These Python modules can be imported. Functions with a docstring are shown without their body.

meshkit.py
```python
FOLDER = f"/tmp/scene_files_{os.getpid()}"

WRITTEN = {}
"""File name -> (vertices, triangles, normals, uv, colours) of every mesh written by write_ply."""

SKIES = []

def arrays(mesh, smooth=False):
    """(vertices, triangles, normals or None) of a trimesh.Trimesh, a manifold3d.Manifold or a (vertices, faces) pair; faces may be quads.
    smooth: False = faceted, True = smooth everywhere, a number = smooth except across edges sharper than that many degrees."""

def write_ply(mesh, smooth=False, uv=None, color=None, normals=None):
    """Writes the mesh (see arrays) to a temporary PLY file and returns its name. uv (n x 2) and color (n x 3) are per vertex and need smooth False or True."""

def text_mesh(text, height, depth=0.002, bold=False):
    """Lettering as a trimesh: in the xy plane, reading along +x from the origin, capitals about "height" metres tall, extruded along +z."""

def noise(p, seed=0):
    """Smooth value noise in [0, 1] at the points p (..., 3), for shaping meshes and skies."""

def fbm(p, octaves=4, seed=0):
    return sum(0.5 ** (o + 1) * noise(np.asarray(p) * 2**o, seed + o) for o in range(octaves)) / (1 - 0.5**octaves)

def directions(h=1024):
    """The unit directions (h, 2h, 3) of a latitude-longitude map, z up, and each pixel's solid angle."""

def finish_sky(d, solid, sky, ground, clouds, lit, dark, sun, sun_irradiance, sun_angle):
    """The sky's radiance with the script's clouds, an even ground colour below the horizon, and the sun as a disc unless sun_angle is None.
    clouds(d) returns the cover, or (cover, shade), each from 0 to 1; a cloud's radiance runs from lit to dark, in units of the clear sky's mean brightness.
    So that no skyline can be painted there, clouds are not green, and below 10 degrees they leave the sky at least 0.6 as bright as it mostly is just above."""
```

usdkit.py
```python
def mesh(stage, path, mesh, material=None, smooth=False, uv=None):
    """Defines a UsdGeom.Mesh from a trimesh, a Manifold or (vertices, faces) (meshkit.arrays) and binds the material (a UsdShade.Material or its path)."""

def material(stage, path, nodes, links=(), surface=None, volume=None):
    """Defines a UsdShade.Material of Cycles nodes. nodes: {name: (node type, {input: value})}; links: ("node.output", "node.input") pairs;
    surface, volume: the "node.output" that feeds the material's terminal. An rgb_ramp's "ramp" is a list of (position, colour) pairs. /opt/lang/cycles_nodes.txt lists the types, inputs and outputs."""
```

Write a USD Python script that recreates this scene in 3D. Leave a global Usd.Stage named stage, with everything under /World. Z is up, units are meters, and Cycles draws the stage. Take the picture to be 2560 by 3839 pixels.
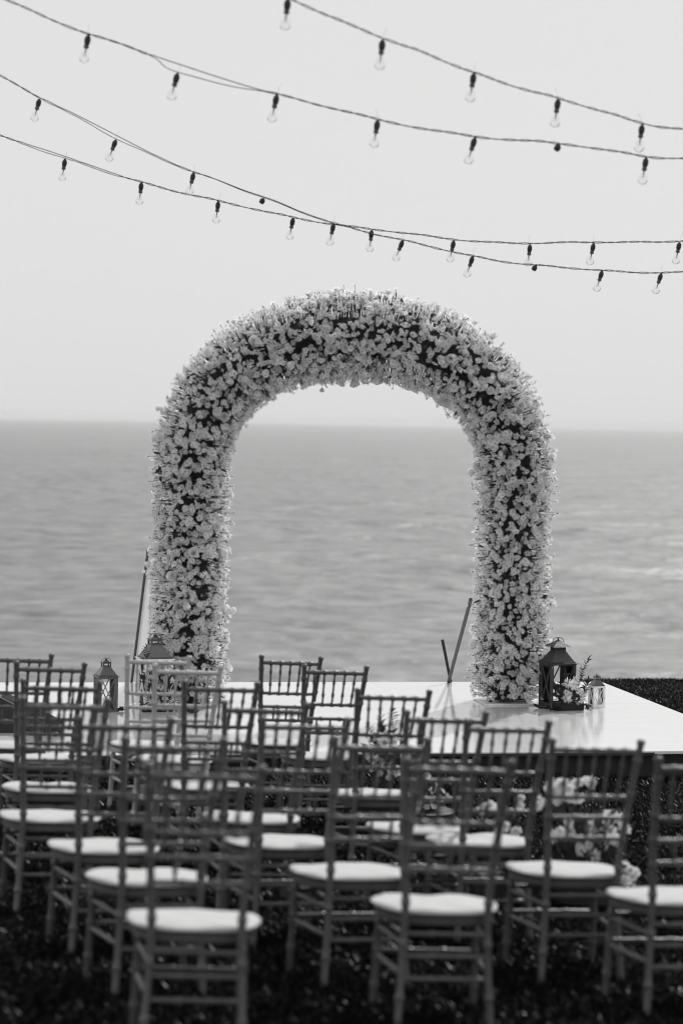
import math, random
import numpy as np
import trimesh
import usdkit, meshkit
from pxr import Usd, UsdGeom, UsdLux, UsdShade, Gf, Sdf, Vt

stage = Usd.Stage.CreateInMemory()
UsdGeom.SetStageUpAxis(stage, 'Z')
UsdGeom.SetStageMetersPerUnit(stage, 1.0)
UsdGeom.Xform.Define(stage, '/World')
UsdGeom.Scope.Define(stage, '/World/Looks')
rng = np.random.default_rng(7)

# ------------------------------------------------------------------ camera, sky, sun, exposure
cam = UsdGeom.Camera.Define(stage, '/World/camera')
R_ = np.array([0.984768, -0.172962, 0.017789]); U_ = np.array([-0.011009, 0.04008, 0.999136]); F_ = np.array([0.173526, 0.984113, -0.037566])
cm = Gf.Matrix4d(*R_, 0, *U_, 0, *(-F_), 0, 0, 0, 2.4, 1)
cam.AddTransformOp().Set(cm)
cam.CreateHorizontalApertureAttr(24.0); cam.CreateVerticalApertureAttr(36.0)
cam.CreateFocalLengthAttr(85.0)
cam.CreateFStopAttr(2.25); cam.CreateFocusDistanceAttr(20.7)
cam.CreateClippingRangeAttr(Gf.Vec2f(0.05, 60000))
cam.CreateExposureAttr(0.65)

SUN_EL, SUN_AZ = math.radians(47), math.radians(33)      # azimuth from +Y towards +X
SUN = np.array([math.sin(SUN_AZ) * math.cos(SUN_EL), math.cos(SUN_AZ) * math.cos(SUN_EL), math.sin(SUN_EL)])
sky_mat = usdkit.material(stage, '/World/Looks/sky', {
    'sky': ('sky_texture', {'sky_type': 'single_scattering', 'sun_disc': False, 'sun_elevation': SUN_EL, 'sun_rotation': SUN_AZ, 'altitude': 100.0, 'air_density': 1.0, 'aerosol_density': 3.0, 'ozone_density': 1.0}),
    'bw': ('rgb_to_bw', {}),
    'veil': ('mix_color', {'blend_type': 'mix', 'fac': 0.94, 'b': (4.7, 4.7, 4.7), 'use_clamp': False}),
    'bg': ('background_shader', {'strength': 0.1})},
    [('sky.color', 'bw.color'), ('bw.val', 'veil.a'), ('veil.result', 'bg.color')], surface='bg.background')
dome = UsdLux.DomeLight.Define(stage, '/World/sky')
UsdShade.MaterialBindingAPI.Apply(dome.GetPrim()).Bind(sky_mat)
sun = UsdLux.DistantLight.Define(stage, '/World/sun')
sun.CreateNormalizeAttr(True); sun.CreateIntensityAttr(0.5); sun.CreateAngleAttr(0.5); sun.CreateColorAttr(Gf.Vec3f(1.0, 0.995, 0.985))
zx = SUN; xx = np.cross([0, 0, 1.0], zx); xx /= np.linalg.norm(xx); yx = np.cross(zx, xx)
sun.AddTransformOp().Set(Gf.Matrix4d(*xx, 0, *yx, 0, *zx, 0, 0, 0, 50, 1))


# ------------------------------------------------------------------ helpers
used = {}
SCALE = np.ones(3)


def numbered(path):
    k = used.get(path)
    used[path] = 0 if k is None else k + 1
    return path if k is None else f'{path}_{k + 1:03d}'


def keys(p, label=None, cat=None, group=None, kind=None):
    for k, v in (('label', label), ('category', cat), ('group', group), ('kind', kind)):
        if v:
            p.SetCustomDataByKey(k, v)
    return p


def thing(name, label=None, cat=None, loc=(0, 0, 0), rot=None, group=None, kind=None):
    """An Xform at the thing's base; rot is a 3x3 matrix (columns) or an angle about z."""
    x = UsdGeom.Xform.Define(stage, numbered('/World/' + name))
    if rot is None or np.ndim(rot) == 0:
        a = rot or 0.0
        rot = np.array([[math.cos(a), -math.sin(a), 0], [math.sin(a), math.cos(a), 0], [0, 0, 1]])
    c = np.asarray(rot).T
    x.AddTransformOp().Set(Gf.Matrix4d(*c[0], 0, *c[1], 0, *c[2], 0, *[float(v) for v in loc], 1))
    return keys(x.GetPrim(), label, cat, group, kind)


class MB:
    """Collects shapes into one mesh."""
    def __init__(self):
        self.v, self.f, self.c, self.n = [], [], [], 0

    def add(self, v, f, c=None):
        v = np.asarray(v, float); f = np.asarray(f, int)
        if f.shape[1] == 4:
            f = np.vstack([f[:, [0, 1, 2]], f[:, [0, 2, 3]]])
        self.v.append(v); self.f.append(f + self.n); self.n += len(v)
        self.c.append(np.ones(len(v)) if c is None else np.broadcast_to(np.asarray(c, float), (len(v),)))
        return self

    def tm(self, m):
        return self.add(m.vertices, m.faces)

    def box(self, lo, hi, bev=0.0, M=None, t=(0, 0, 0)):
        lo, hi = np.asarray(lo, float), np.asarray(hi, float)
        if bev > 0:
            v, f = bevbox(lo, hi, bev)
        else:
            m = trimesh.creation.box(hi - lo); v, f = m.vertices + (lo + hi) / 2, m.faces
        if M is not None:
            v = v @ np.asarray(M).T
        return self.add(v + np.asarray(t), f)

    def bar(self, a, b, w, h=None, up=(0, 0, 1)):
        """A square bar from a to b."""
        a, b = np.asarray(a, float), np.asarray(b, float); h = h or w
        d = b - a; L = np.linalg.norm(d); d /= L
        s = np.cross(d, up)
        if np.linalg.norm(s) < 1e-6: s = np.cross(d, (1, 0, 0))
        s /= np.linalg.norm(s); u = np.cross(s, d)
        bv = min(w, h) * .12
        v, f = bevbox(np.array([-w / 2, 0, -h / 2]), np.array([w / 2, L, h / 2]), bv)
        return self.add(v @ np.stack([s, d, u]) + a, f)

    def tube(self, p, r, n=6, cap=True, c=None):
        v, f = tube(p, r, n, cap)
        return self.add(v, f, c)

    def lathe(self, prof, n=12, a=(0, 0, 0), d=(0, 0, 1)):
        v, f = lathe(prof, n)
        d = np.asarray(d, float) / np.linalg.norm(d)
        s = np.cross((0, 1, 0) if abs(d[1]) < .9 else (1, 0, 0), d); s /= np.linalg.norm(s); u = np.cross(d, s)
        return self.add(v @ np.stack([s, u, d]) + np.asarray(a), f)

    def arrays(self):
        return np.vstack(self.v), np.vstack(self.f), np.concatenate(self.c)

    def build(self, name, mat, parent=None, smooth=False, label=None, cat=None, group=None, kind=None, tone=False):
        base = '/World' if parent is None else str(parent.GetPath())
        v, f, c = self.arrays(); v = v * SCALE
        if smooth and tone:
            smooth = True
        m = usdkit.mesh(stage, numbered(base + '/' + name), (v, f), mat, smooth=smooth)
        if tone:
            UsdGeom.PrimvarsAPI(m).CreatePrimvar('tone', Sdf.ValueTypeNames.FloatArray, 'vertex').Set(Vt.FloatArray.FromNumpy(c.astype(np.float32)))
        return keys(m.GetPrim(), label, cat, group, kind)


def bevbox(lo, hi, b):
    c = []
    for sx in (0, 1):
        for sy in (0, 1):
            for sz in (0, 1):
                p = np.array([hi[0] if sx else lo[0], hi[1] if sy else lo[1], hi[2] if sz else lo[2]], float)
                s = np.array([-1 if sx else 1, -1 if sy else 1, -1 if sz else 1]) * b
                for k in range(3):
                    q = p + s; q[k] = p[k]; c.append(q)
    h = trimesh.convex.convex_hull(np.array(c))
    return np.array(h.vertices), np.array(h.faces)


def tube(p, r, n=6, cap=True):
    p = np.asarray(p, float); r = np.broadcast_to(r, (len(p),))
    t = np.gradient(p, axis=0); t /= np.linalg.norm(t, axis=1, keepdims=True) + 1e-12
    ref = np.where(np.abs(t[:, 2:]) < .9, [0, 0, 1.], [1., 0, 0])
    if (np.abs(t[:, 2]) > .9).any() and (np.abs(t[:, 2]) <= .9).any():
        ref = np.broadcast_to([.31, .87, .38], t.shape)
    a = np.cross(t, ref); a /= np.linalg.norm(a, axis=1, keepdims=True) + 1e-12
    b = np.cross(t, a); g = np.arange(n) * 2 * np.pi / n
    v = p[:, None] + r[:, None, None] * (np.cos(g)[None, :, None] * a[:, None] + np.sin(g)[None, :, None] * b[:, None])
    m = len(p); i, j = np.meshgrid(np.arange(m - 1), np.arange(n), indexing='ij')
    q = np.stack([i * n + j, i * n + (j + 1) % n, (i + 1) * n + (j + 1) % n, (i + 1) * n + j], -1).reshape(-1, 4)
    f = np.vstack([q[:, [0, 2, 1]], q[:, [0, 3, 2]]]); v = v.reshape(-1, 3)
    if cap:
        k = len(v); v = np.vstack([v, p[0], p[-1]])
        f = np.vstack([f, [[k, (j + 1) % n, j][::-1] for j in range(n)], [[k + 1, (m - 1) * n + j, (m - 1) * n + (j + 1) % n][::-1] for j in range(n)]])
    return v, f


def lathe(prof, n=12):
    prof = np.asarray(prof, float); g = np.arange(n) * 2 * np.pi / n
    v = np.stack([np.outer(prof[:, 0], np.cos(g)), np.outer(prof[:, 0], np.sin(g)), np.repeat(prof[:, 1:], n, 1)], -1).reshape(-1, 3)
    m = len(prof); i, j = np.meshgrid(np.arange(m - 1), np.arange(n), indexing='ij')
    q = np.stack([i * n + j, i * n + (j + 1) % n, (i + 1) * n + (j + 1) % n, (i + 1) * n + j], -1).reshape(-1, 4)
    return v, np.vstack([q[:, [0, 1, 2]], q[:, [0, 2, 3]]])


def frame(d, spin=0.0):
    """3x3 with columns x, y, z and z along d."""
    d = np.asarray(d, float) / np.linalg.norm(d)
    x = np.cross((0, 0, 1.) if abs(d[2]) < .9 else (1., 0, 0), d); x /= np.linalg.norm(x); y = np.cross(d, x)
    c, s = math.cos(spin), math.sin(spin)
    return np.stack([x * c + y * s, -x * s + y * c, d], 1)


def rotz(a):
    return np.array([[math.cos(a), -math.sin(a), 0], [math.sin(a), math.cos(a), 0], [0, 0, 1]])


def spline(pts, n):
    """Catmull-Rom through the points."""
    p = np.asarray(pts, float); p = np.vstack([2 * p[0] - p[1], p, 2 * p[-1] - p[-2]]); out = []
    for i in range(1, len(p) - 2):
        t = np.linspace(0, 1, n, endpoint=False)[:, None]
        out.append(.5 * (2 * p[i] + (p[i + 1] - p[i - 1]) * t + (2 * p[i - 1] - 5 * p[i] + 4 * p[i + 1] - p[i + 2]) * t ** 2 + (3 * p[i] - p[i - 1] - 3 * p[i + 1] + p[i + 2]) * t ** 3))
    return np.vstack(out + [p[-2:-1]])


# ------------------------------------------------------------------ materials (a monochrome place: greys)
def g(v):
    return (v, v, v)


def plain(name, v, rough=.5, metal=0.0, spec=.5, noise=0.0, scale=30., bump=0.0, vec='object', coat=0.0):
    n = {'p': ('principled_bsdf', {'base_color': g(v), 'roughness': rough, 'metallic': metal, 'specular_ior_level': spec, 'coat_weight': coat})}
    l = []
    if noise or bump:
        n['c'] = ('texture_coordinate', {}); n['n'] = ('noise_texture', {'scale': scale, 'detail': 4.0, 'roughness': .6})
        l.append((f'c.{vec}', 'n.vector'))
        if noise:
            n['r'] = ('rgb_ramp', {'ramp': [(.25, g(v * (1 - noise))), (.75, g(min(1, v * (1 + noise))))]})
            l += [('n.fac', 'r.fac'), ('r.color', 'p.base_color')]
        if bump:
            n['b'] = ('bump', {'strength': bump, 'distance': .01}); l += [('n.fac', 'b.height'), ('b.normal', 'p.normal')]
    return usdkit.material(stage, '/World/Looks/' + name, n, l, surface='p.BSDF')


def leafy(name, v, trans=.35, rough=.45, spec=.4, tone=False, vary=.3, scale=9., tv=None):
    """Thin petals or leaves: some of the light comes through."""
    n = {'c': ('geometry', {}), 'n': ('noise_texture', {'scale': scale, 'detail': 2.0}),
         'r': ('rgb_ramp', {'ramp': [(.3, g(v * (1 - vary))), (.7, g(min(.95, v * (1 + vary * .4))))]}),
         'p': ('principled_bsdf', {'roughness': rough, 'specular_ior_level': spec}),
         't': ('translucent_bsdf', {}), 'm': ('mix_closure', {'fac': trans})}
    l = [('c.position', 'n.vector'), ('n.fac', 'r.fac'), ('p.BSDF', 'm.closure1'), ('t.BSDF', 'm.closure2')]
    src = 'r.color'
    if tone:
        n['a'] = ('attribute', {'attribute': 'tone'}); n['x'] = ('mix_color', {'blend_type': 'multiply', 'fac': 1.0})
        l += [('r.color', 'x.a'), ('a.fac', 'x.b')]; src = 'x.result'
        n['v'] = ('combine_color', {}); l[-1] = ('v.color', 'x.b'); l += [('a.fac', 'v.r'), ('a.fac', 'v.g'), ('a.fac', 'v.b')]
    l += [(src, 'p.base_color'), (src, 't.color')]
    return usdkit.material(stage, '/World/Looks/' + name, n, l, surface='m.closure')


M = {}
M['petal'] = leafy('white_petal', .95, .58, .6, .2, tone=True, vary=.12, scale=14.)
M['rose'] = leafy('rose_petal', .92, .45, .6, .2, tone=True, vary=.08)
M['leaf'] = leafy('dark_leaf', .035, .3, .35, .5, vary=.5)
M['stem'] = plain('flower_stem', .03, .5)
M['core'] = plain('foam_and_moss', .012, .95, noise=.6, scale=60., bump=.6)
M['chair'] = usdkit.material(stage, '/World/Looks/grey_chair_paint', {
    'c': ('texture_coordinate', {}), 'n': ('noise_texture', {'scale': 16.0, 'detail': 4.0}), 'r': ('rgb_ramp', {'ramp': [(.3, g(.045)), (.7, g(.068))]}),
    'o': ('object_info', {}), 'v': ('map_range', {'to_min': .75, 'to_max': 1.2}), 'vc': ('combine_color', {}), 'x': ('mix_color', {'blend_type': 'multiply', 'fac': 1.0, 'use_clamp': False}),
    'p': ('principled_bsdf', {'roughness': .32, 'specular_ior_level': .5})},
    [('c.object', 'n.vector'), ('n.fac', 'r.fac'), ('o.random', 'v.value'), ('v.result', 'vc.r'), ('v.result', 'vc.g'), ('v.result', 'vc.b'), ('r.color', 'x.a'), ('vc.color', 'x.b'), ('x.result', 'p.base_color')], surface='p.BSDF')
M['chair_pale'] = plain('pale_chair_paint', .36, .4, noise=.06, scale=14.)
M['cushion'] = plain('white_cushion_cloth', .45, .85, noise=.07, scale=9., bump=.5)
M['white_paint'] = plain('white_wood_paint', .84, .5, noise=.08, scale=18., bump=.08)
M['frame_white'] = plain('white_frame_paint', .78, .45)
M['roof_dark'] = plain('dark_roof_metal', .035, .22, spec=.8)
M['grey_paint'] = plain('greyish_white_wood_paint', .11, .5, noise=.08, scale=18., bump=.08)
M['dark_wood'] = plain('dark_stained_wood', .030, .55, noise=.55, scale=35., bump=.25)
M['dark_metal'] = plain('dark_embossed_metal', .035, .5, metal=.2, noise=.5, scale=70., bump=.7)
M['grey_metal'] = plain('brushed_grey_metal', .13, .35, metal=1.0, noise=.15, scale=20.)
M['pole_dark'] = plain('dark_pole', .045, .45, noise=.3, scale=8.)
M['pole_black'] = plain('black_stake', .008, .6)
M['black'] = plain('black_cable', .010, .55)
M['socket'] = plain('black_socket', .006, .6)
M['collar'] = plain('grey_socket_collar', .045, .5)
M['tie'] = plain('pale_cable_tie', .75, .5)
M['skirt'] = plain('black_stage_skirt', .006, .9, noise=.4, scale=12., bump=.3)
M['trim'] = plain('black_edge_trim', .012, .45)
M['speaker'] = plain('black_speaker_box', .008, .6, noise=.3, scale=60.)
M['speaker_panel'] = plain('grey_speaker_panel', .30, .4)
M['pot'] = plain('black_pot', .008, .6)
M['stand'] = plain('black_stand', .010, .5)
M['candle'] = plain('pale_candle', .7, .5)

M['glass'] = usdkit.material(stage, '/World/Looks/clear_glass', {
    'f': ('fresnel', {'IOR': 1.14}), 't': ('transparent_bsdf', {'color': g(.965)}), 'gl': ('glossy_bsdf', {'color': g(1.), 'roughness': .02}), 'm': ('mix_closure', {})},
    [('f.fac', 'm.fac'), ('t.BSDF', 'm.closure1'), ('gl.BSDF', 'm.closure2')], surface='m.closure')

M['deck'] = usdkit.material(stage, '/World/Looks/white_gloss_deck', {
    'c': ('geometry', {}), 'mp': ('mapping', {'scale': (.35, .8, 1.0)}), 'n': ('noise_texture', {'scale': 2.2, 'detail': 5.0, 'roughness': .6}),
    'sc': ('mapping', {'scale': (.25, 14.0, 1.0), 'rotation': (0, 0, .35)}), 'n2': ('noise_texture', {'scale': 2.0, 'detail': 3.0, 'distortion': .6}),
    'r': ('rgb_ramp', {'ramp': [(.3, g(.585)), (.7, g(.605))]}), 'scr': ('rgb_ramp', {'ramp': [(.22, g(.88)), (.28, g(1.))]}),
    'x': ('mix_color', {'blend_type': 'multiply', 'fac': 1.0}),
    'rr': ('map_range', {'from_min': .3, 'from_max': .7, 'to_min': .07, 'to_max': .15}),
    'b': ('bump', {'strength': .025, 'distance': .01}), 'p': ('principled_bsdf', {'specular_ior_level': .5})},
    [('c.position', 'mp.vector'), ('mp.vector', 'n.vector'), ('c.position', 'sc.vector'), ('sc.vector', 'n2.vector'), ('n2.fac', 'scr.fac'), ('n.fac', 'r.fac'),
     ('r.color', 'x.a'), ('scr.color', 'x.b'), ('x.result', 'p.base_color'), ('n.fac', 'rr.value'), ('rr.result', 'p.roughness'), ('n.fac', 'b.height'), ('b.normal', 'p.normal')], surface='p.BSDF')

M['soil'] = usdkit.material(stage, '/World/Looks/lawn_soil', {
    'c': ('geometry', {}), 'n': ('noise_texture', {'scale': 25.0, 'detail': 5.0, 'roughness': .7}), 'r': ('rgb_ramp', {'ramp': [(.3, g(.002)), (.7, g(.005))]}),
    'b': ('bump', {'strength': .8, 'distance': .03}), 'p': ('principled_bsdf', {'roughness': .95, 'specular_ior_level': .03})},
    [('c.position', 'n.vector'), ('n.fac', 'r.fac'), ('r.color', 'p.base_color'), ('n.fac', 'b.height'), ('b.normal', 'p.normal')], surface='p.BSDF')
M['grass'] = usdkit.material(stage, '/World/Looks/grass_blade', {
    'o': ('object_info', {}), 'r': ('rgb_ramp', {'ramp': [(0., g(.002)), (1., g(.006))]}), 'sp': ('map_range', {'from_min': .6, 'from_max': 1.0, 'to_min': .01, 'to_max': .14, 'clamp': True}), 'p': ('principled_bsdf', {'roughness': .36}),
    't': ('translucent_bsdf', {}), 'm': ('mix_closure', {'fac': .2})},
    [('o.random', 'r.fac'), ('o.random', 'sp.value'), ('sp.result', 'p.specular_ior_level'), ('r.color', 'p.base_color'), ('r.color', 't.color'), ('p.BSDF', 'm.closure1'), ('t.BSDF', 'm.closure2')], surface='m.closure')

# the sea: long swell, wind waves and ripple as relief of the surface
M['sea'] = usdkit.material(stage, '/World/Looks/sea_water', {
    'c': ('geometry', {}),
    'm1': ('mapping', {'scale': (.07, .12, 1.0), 'rotation': (0, 0, .15)}), 'n1': ('noise_texture', {'scale': 1.0, 'detail': 3.0, 'roughness': .55}),
    'm2': ('mapping', {'scale': (.45, .6, 1.0), 'rotation': (0, 0, -.1)}), 'n2': ('noise_texture', {'scale': 1.0, 'detail': 4.0, 'roughness': .6, 'distortion': .4}),
    'm3': ('mapping', {'scale': (.004, .012, 1.0)}), 'n3': ('noise_texture', {'scale': 1.0, 'detail': 3.0}),
    'b1': ('bump', {'strength': 1.0, 'distance': 1.5}), 'b2': ('bump', {'strength': 1.0, 'distance': .22}),
    'rr': ('map_range', {'from_min': .3, 'from_max': .7, 'to_min': .42, 'to_max': .52}),
    'cr': ('rgb_ramp', {'ramp': [(.32, g(.10)), (.68, g(.215))]}), 'm4': ('mapping', {'scale': (.22, .26, 1.0), 'rotation': (0, 0, .2)}), 'n4': ('noise_texture', {'scale': 1.0, 'detail': 4.0, 'roughness': .6}),
    'p': ('principled_bsdf', {'specular_ior_level': .40, 'ior': 1.33})},
    [('c.position', 'm4.vector'), ('m4.vector', 'n4.vector'), ('n4.fac', 'cr.fac'), ('cr.color', 'p.base_color'), ('c.position', 'm1.vector'), ('m1.vector', 'n1.vector'), ('c.position', 'm2.vector'), ('m2.vector', 'n2.vector'), ('c.position', 'm3.vector'), ('m3.vector', 'n3.vector'),
     ('n1.fac', 'b1.height'), ('b1.normal', 'b2.normal'), ('n2.fac', 'b2.height'), ('b2.normal', 'p.normal'), ('n3.fac', 'rr.value'), ('rr.result', 'p.roughness')], surface='p.BSDF')

M['haze'] = usdkit.material(stage, '/World/Looks/sea_haze', {'v': ('principled_volume', {'color': g(.87), 'density': 1.2e-4, 'anisotropy': .1})}, [], volume='v.volume')

# ------------------------------------------------------------------ terrain and water
G0, GX, GY = .6315, -.0321, -.0404


def ground(x, y):
    return G0 + GX * x + GY * y


GN = np.array([-GX, -GY, 1.0]); GN /= np.linalg.norm(GN)


def cliff(x):
    return np.interp(x, [-40, 5, 8.4, 9.6, 14, 40], [23.0, 23.0, 29.3, 29.9, 30.4, 31.0])


SEA = -20.0
xs = np.arange(-24, 36.01, .5); rows = []
for t in np.linspace(0, 1, 60):
    y = -8 + t * (cliff(xs) + 8); rows.append(np.stack([xs, y, ground(xs, y) + (.02 * np.sin(xs * 2.1 + y * 1.3) * np.sin(y * .9) if t > 0 else 0)], 1))
for dy, dz in ((.35, -.25), (1.2, -1.6), (4., -9.), (9., -24.)):
    b = rows[59].copy(); b[:, 1] += dy + .3 * np.sin(xs * 1.7); b[:, 2] += dz; rows.append(b)
v = np.vstack(rows); nx = len(xs); i, j = np.meshgrid(np.arange(len(rows) - 1), np.arange(nx - 1), indexing='ij')
f = np.stack([i * nx + j, i * nx + j + 1, (i + 1) * nx + j + 1, (i + 1) * nx + j], -1).reshape(-1, 4)
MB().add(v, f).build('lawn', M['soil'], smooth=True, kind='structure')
az = np.radians(np.linspace(-10, 34, 400)); rr = 90 * (14000 / 90) ** np.linspace(0, 1, 1150)
A2, R2 = np.meshgrid(az, rr, indexing='ij'); X, Y = R2 * np.sin(A2), R2 * np.cos(A2)
pw = lambda sx, sy, sd, ro: meshkit.noise(np.column_stack([(X.ravel() * math.cos(ro) + Y.ravel() * math.sin(ro)) / sx, (-X.ravel() * math.sin(ro) + Y.ravel() * math.cos(ro)) / sy, np.full(X.size, .37)]), sd).reshape(X.shape) - .5
Z = 3.0 * pw(34, 17, 61, .2) * np.clip((3200 - R2) / 1800, 0, 1) + 1.7 * pw(13, 8, 62, -.25) * np.clip((1300 - R2) / 700, 0, 1) + .45 * pw(5, 3.4, 63, .3) * np.clip((650 - R2) / 400, 0, 1)
n1, n2 = X.shape; i, j = np.meshgrid(np.arange(n1 - 1), np.arange(n2 - 1), indexing='ij')
f = np.stack([i * n2 + j, i * n2 + j + 1, (i + 1) * n2 + j + 1, (i + 1) * n2 + j], -1).reshape(-1, 4)[:, ::-1]
sea_mesh = MB().add(np.column_stack([X.ravel(), Y.ravel(), SEA + Z.ravel()]), f)
sea_mesh.add([[-16000, -200, SEA - 3.2], [16000, -200, SEA - 3.2], [16000, 13990, SEA - 3.2], [-16000, 13990, SEA - 3.2]], [[0, 1, 2, 3]])
sea_mesh.build('sea', M['sea'], smooth=True, kind='structure')
hb = trimesh.creation.box([34000, 15600, 30.5]); hb.apply_translation([0, 7300, -21.2 + 15.25])
MB().tm(hb).build('haze', M['haze'], kind='stuff')

# grass: tufts of real blades, spread over the lawn the picture can see
UsdGeom.Scope.Define(stage, '/World/Looks')


def tuft(seed, n, h, spread):
    r = np.random.default_rng(seed); m = MB()
    for _ in range(n):
        a = r.uniform(0, 2 * np.pi); o = r.normal(0, spread, 2); hh = h * r.uniform(.55, 1.25); w = r.uniform(.0028, .0052)
        d = np.array([math.cos(a), math.sin(a)]); s = np.array([-d[1], d[0]]) * w; ln = r.uniform(.25, 1.1) * hh
        p0 = np.array([*o, -.012]); p1 = np.array([*(o + d * ln * .35), hh * .62]); p2 = np.array([*(o + d * ln), hh * r.uniform(.75, 1.)])
        s3 = np.array([*s, 0])
        m.add([p0 - s3, p0 + s3, p1 + s3 * .9, p1 - s3 * .9, p2], [[0, 1, 2], [0, 2, 3], [3, 2, 4]])
    return m


pi = UsdGeom.PointInstancer.Define(stage, '/World/grass')
keys(pi.GetPrim(), 'short dark grass blades covering the sloping lawn', 'grass', kind='stuff')
UsdGeom.Scope.Define(stage, '/World/grass/tufts'); paths = []
for k in range(5):
    mm = tuft(50 + k, 26, .042, .05)
    v, f, _ = mm.arrays()
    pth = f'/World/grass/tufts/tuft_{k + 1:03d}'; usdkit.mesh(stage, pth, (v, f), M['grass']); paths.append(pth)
pi.CreatePrototypesRel().SetTargets(paths)
P, sc = [], []
for (x0, x1, y0, y1, dens) in ((-1.2, 4.6, 6.0, 10.0, 260), (-1.2, 6.8, 10.0, 17.3, 330), (6.45, 11.2, 17.0, 30.2, 260)):
    n = int((x1 - x0) * (y1 - y0) * dens); q = np.stack([rng.uniform(x0, x1, n), rng.uniform(y0, y1, n)], 1)
    # only the wedge in front of the camera, with a margin for a step aside
    az = np.degrees(np.arctan2(q[:, 0], q[:, 1])); q = q[(az > -2.5) & (az < 22.5) & (q[:, 1] < cliff(q[:, 0]) - .02)]
    P.append(q); sc.append(rng.uniform(.7, 1.35, len(q)))
q = np.vstack(P); sc = np.concatenate(sc)
sc = np.where((q[:, 1] > cliff(q[:, 0]) - .5) & (q[:, 0] > 6), sc * .95, np.where(q[:, 1] > 17.3, sc * .7, sc))
pos = np.column_stack([q, ground(q[:, 0], q[:, 1]) + .004])
ang = rng.uniform(0, 2 * np.pi, len(pos))
pi.CreatePositionsAttr(Vt.Vec3fArray.FromNumpy(pos.astype(np.float32)))
pi.CreateProtoIndicesAttr(Vt.IntArray.FromNumpy(rng.integers(0, 5, len(pos)).astype(np.int32)))
pi.CreateScalesAttr(Vt.Vec3fArray.FromNumpy(np.column_stack([sc, sc, sc]).astype(np.float32)))
pi.CreateOrientationsAttr(Vt.QuathArray([Gf.Quath(float(math.cos(a / 2)), 0, 0, float(math.sin(a / 2))) for a in ang]))

# ------------------------------------------------------------------ the stage
XL, XR, YF, YB, YS = -2.45, 6.35, 17.13, 21.83, 20.127
st = thing('wedding_stage', 'low white glossy stage deck with black skirt, under the flower arch', 'stage', (0, 0, 0))
edges = [-2.45, -.25, 1.95, 4.15, 6.35]
for a, b in zip(edges[:-1], edges[1:]):
    for (y0, y1) in ((YF, YS - .0025), (YS + .0025, YB)):
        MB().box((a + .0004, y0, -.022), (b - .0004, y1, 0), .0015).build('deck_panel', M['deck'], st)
MB().box((XL + .02, YF + .03, -.034), (XR - .02, YB - .03, -.026)).build('under_board', M['trim'], st)
for a, b in zip(edges[:-1], edges[1:]):                                   # cloth skirt in widths, with folds
    t = np.linspace(a + .002, b - .002, 60); y = YF + .035 + .006 * np.sin(t * 21) + .004 * np.sin(t * 47 + 1)
    z1 = ground(t, y) - .06
    v = np.vstack([np.column_stack([t, y, np.full_like(t, -.0235)]), np.column_stack([t, y + .01, z1])]); n = len(t); i = np.arange(n - 1)
    MB().add(v, np.stack([i, i + 1, n + i + 1, n + i], 1)[:, ::-1]).build('skirt', M['skirt'], st, smooth=True)
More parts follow.
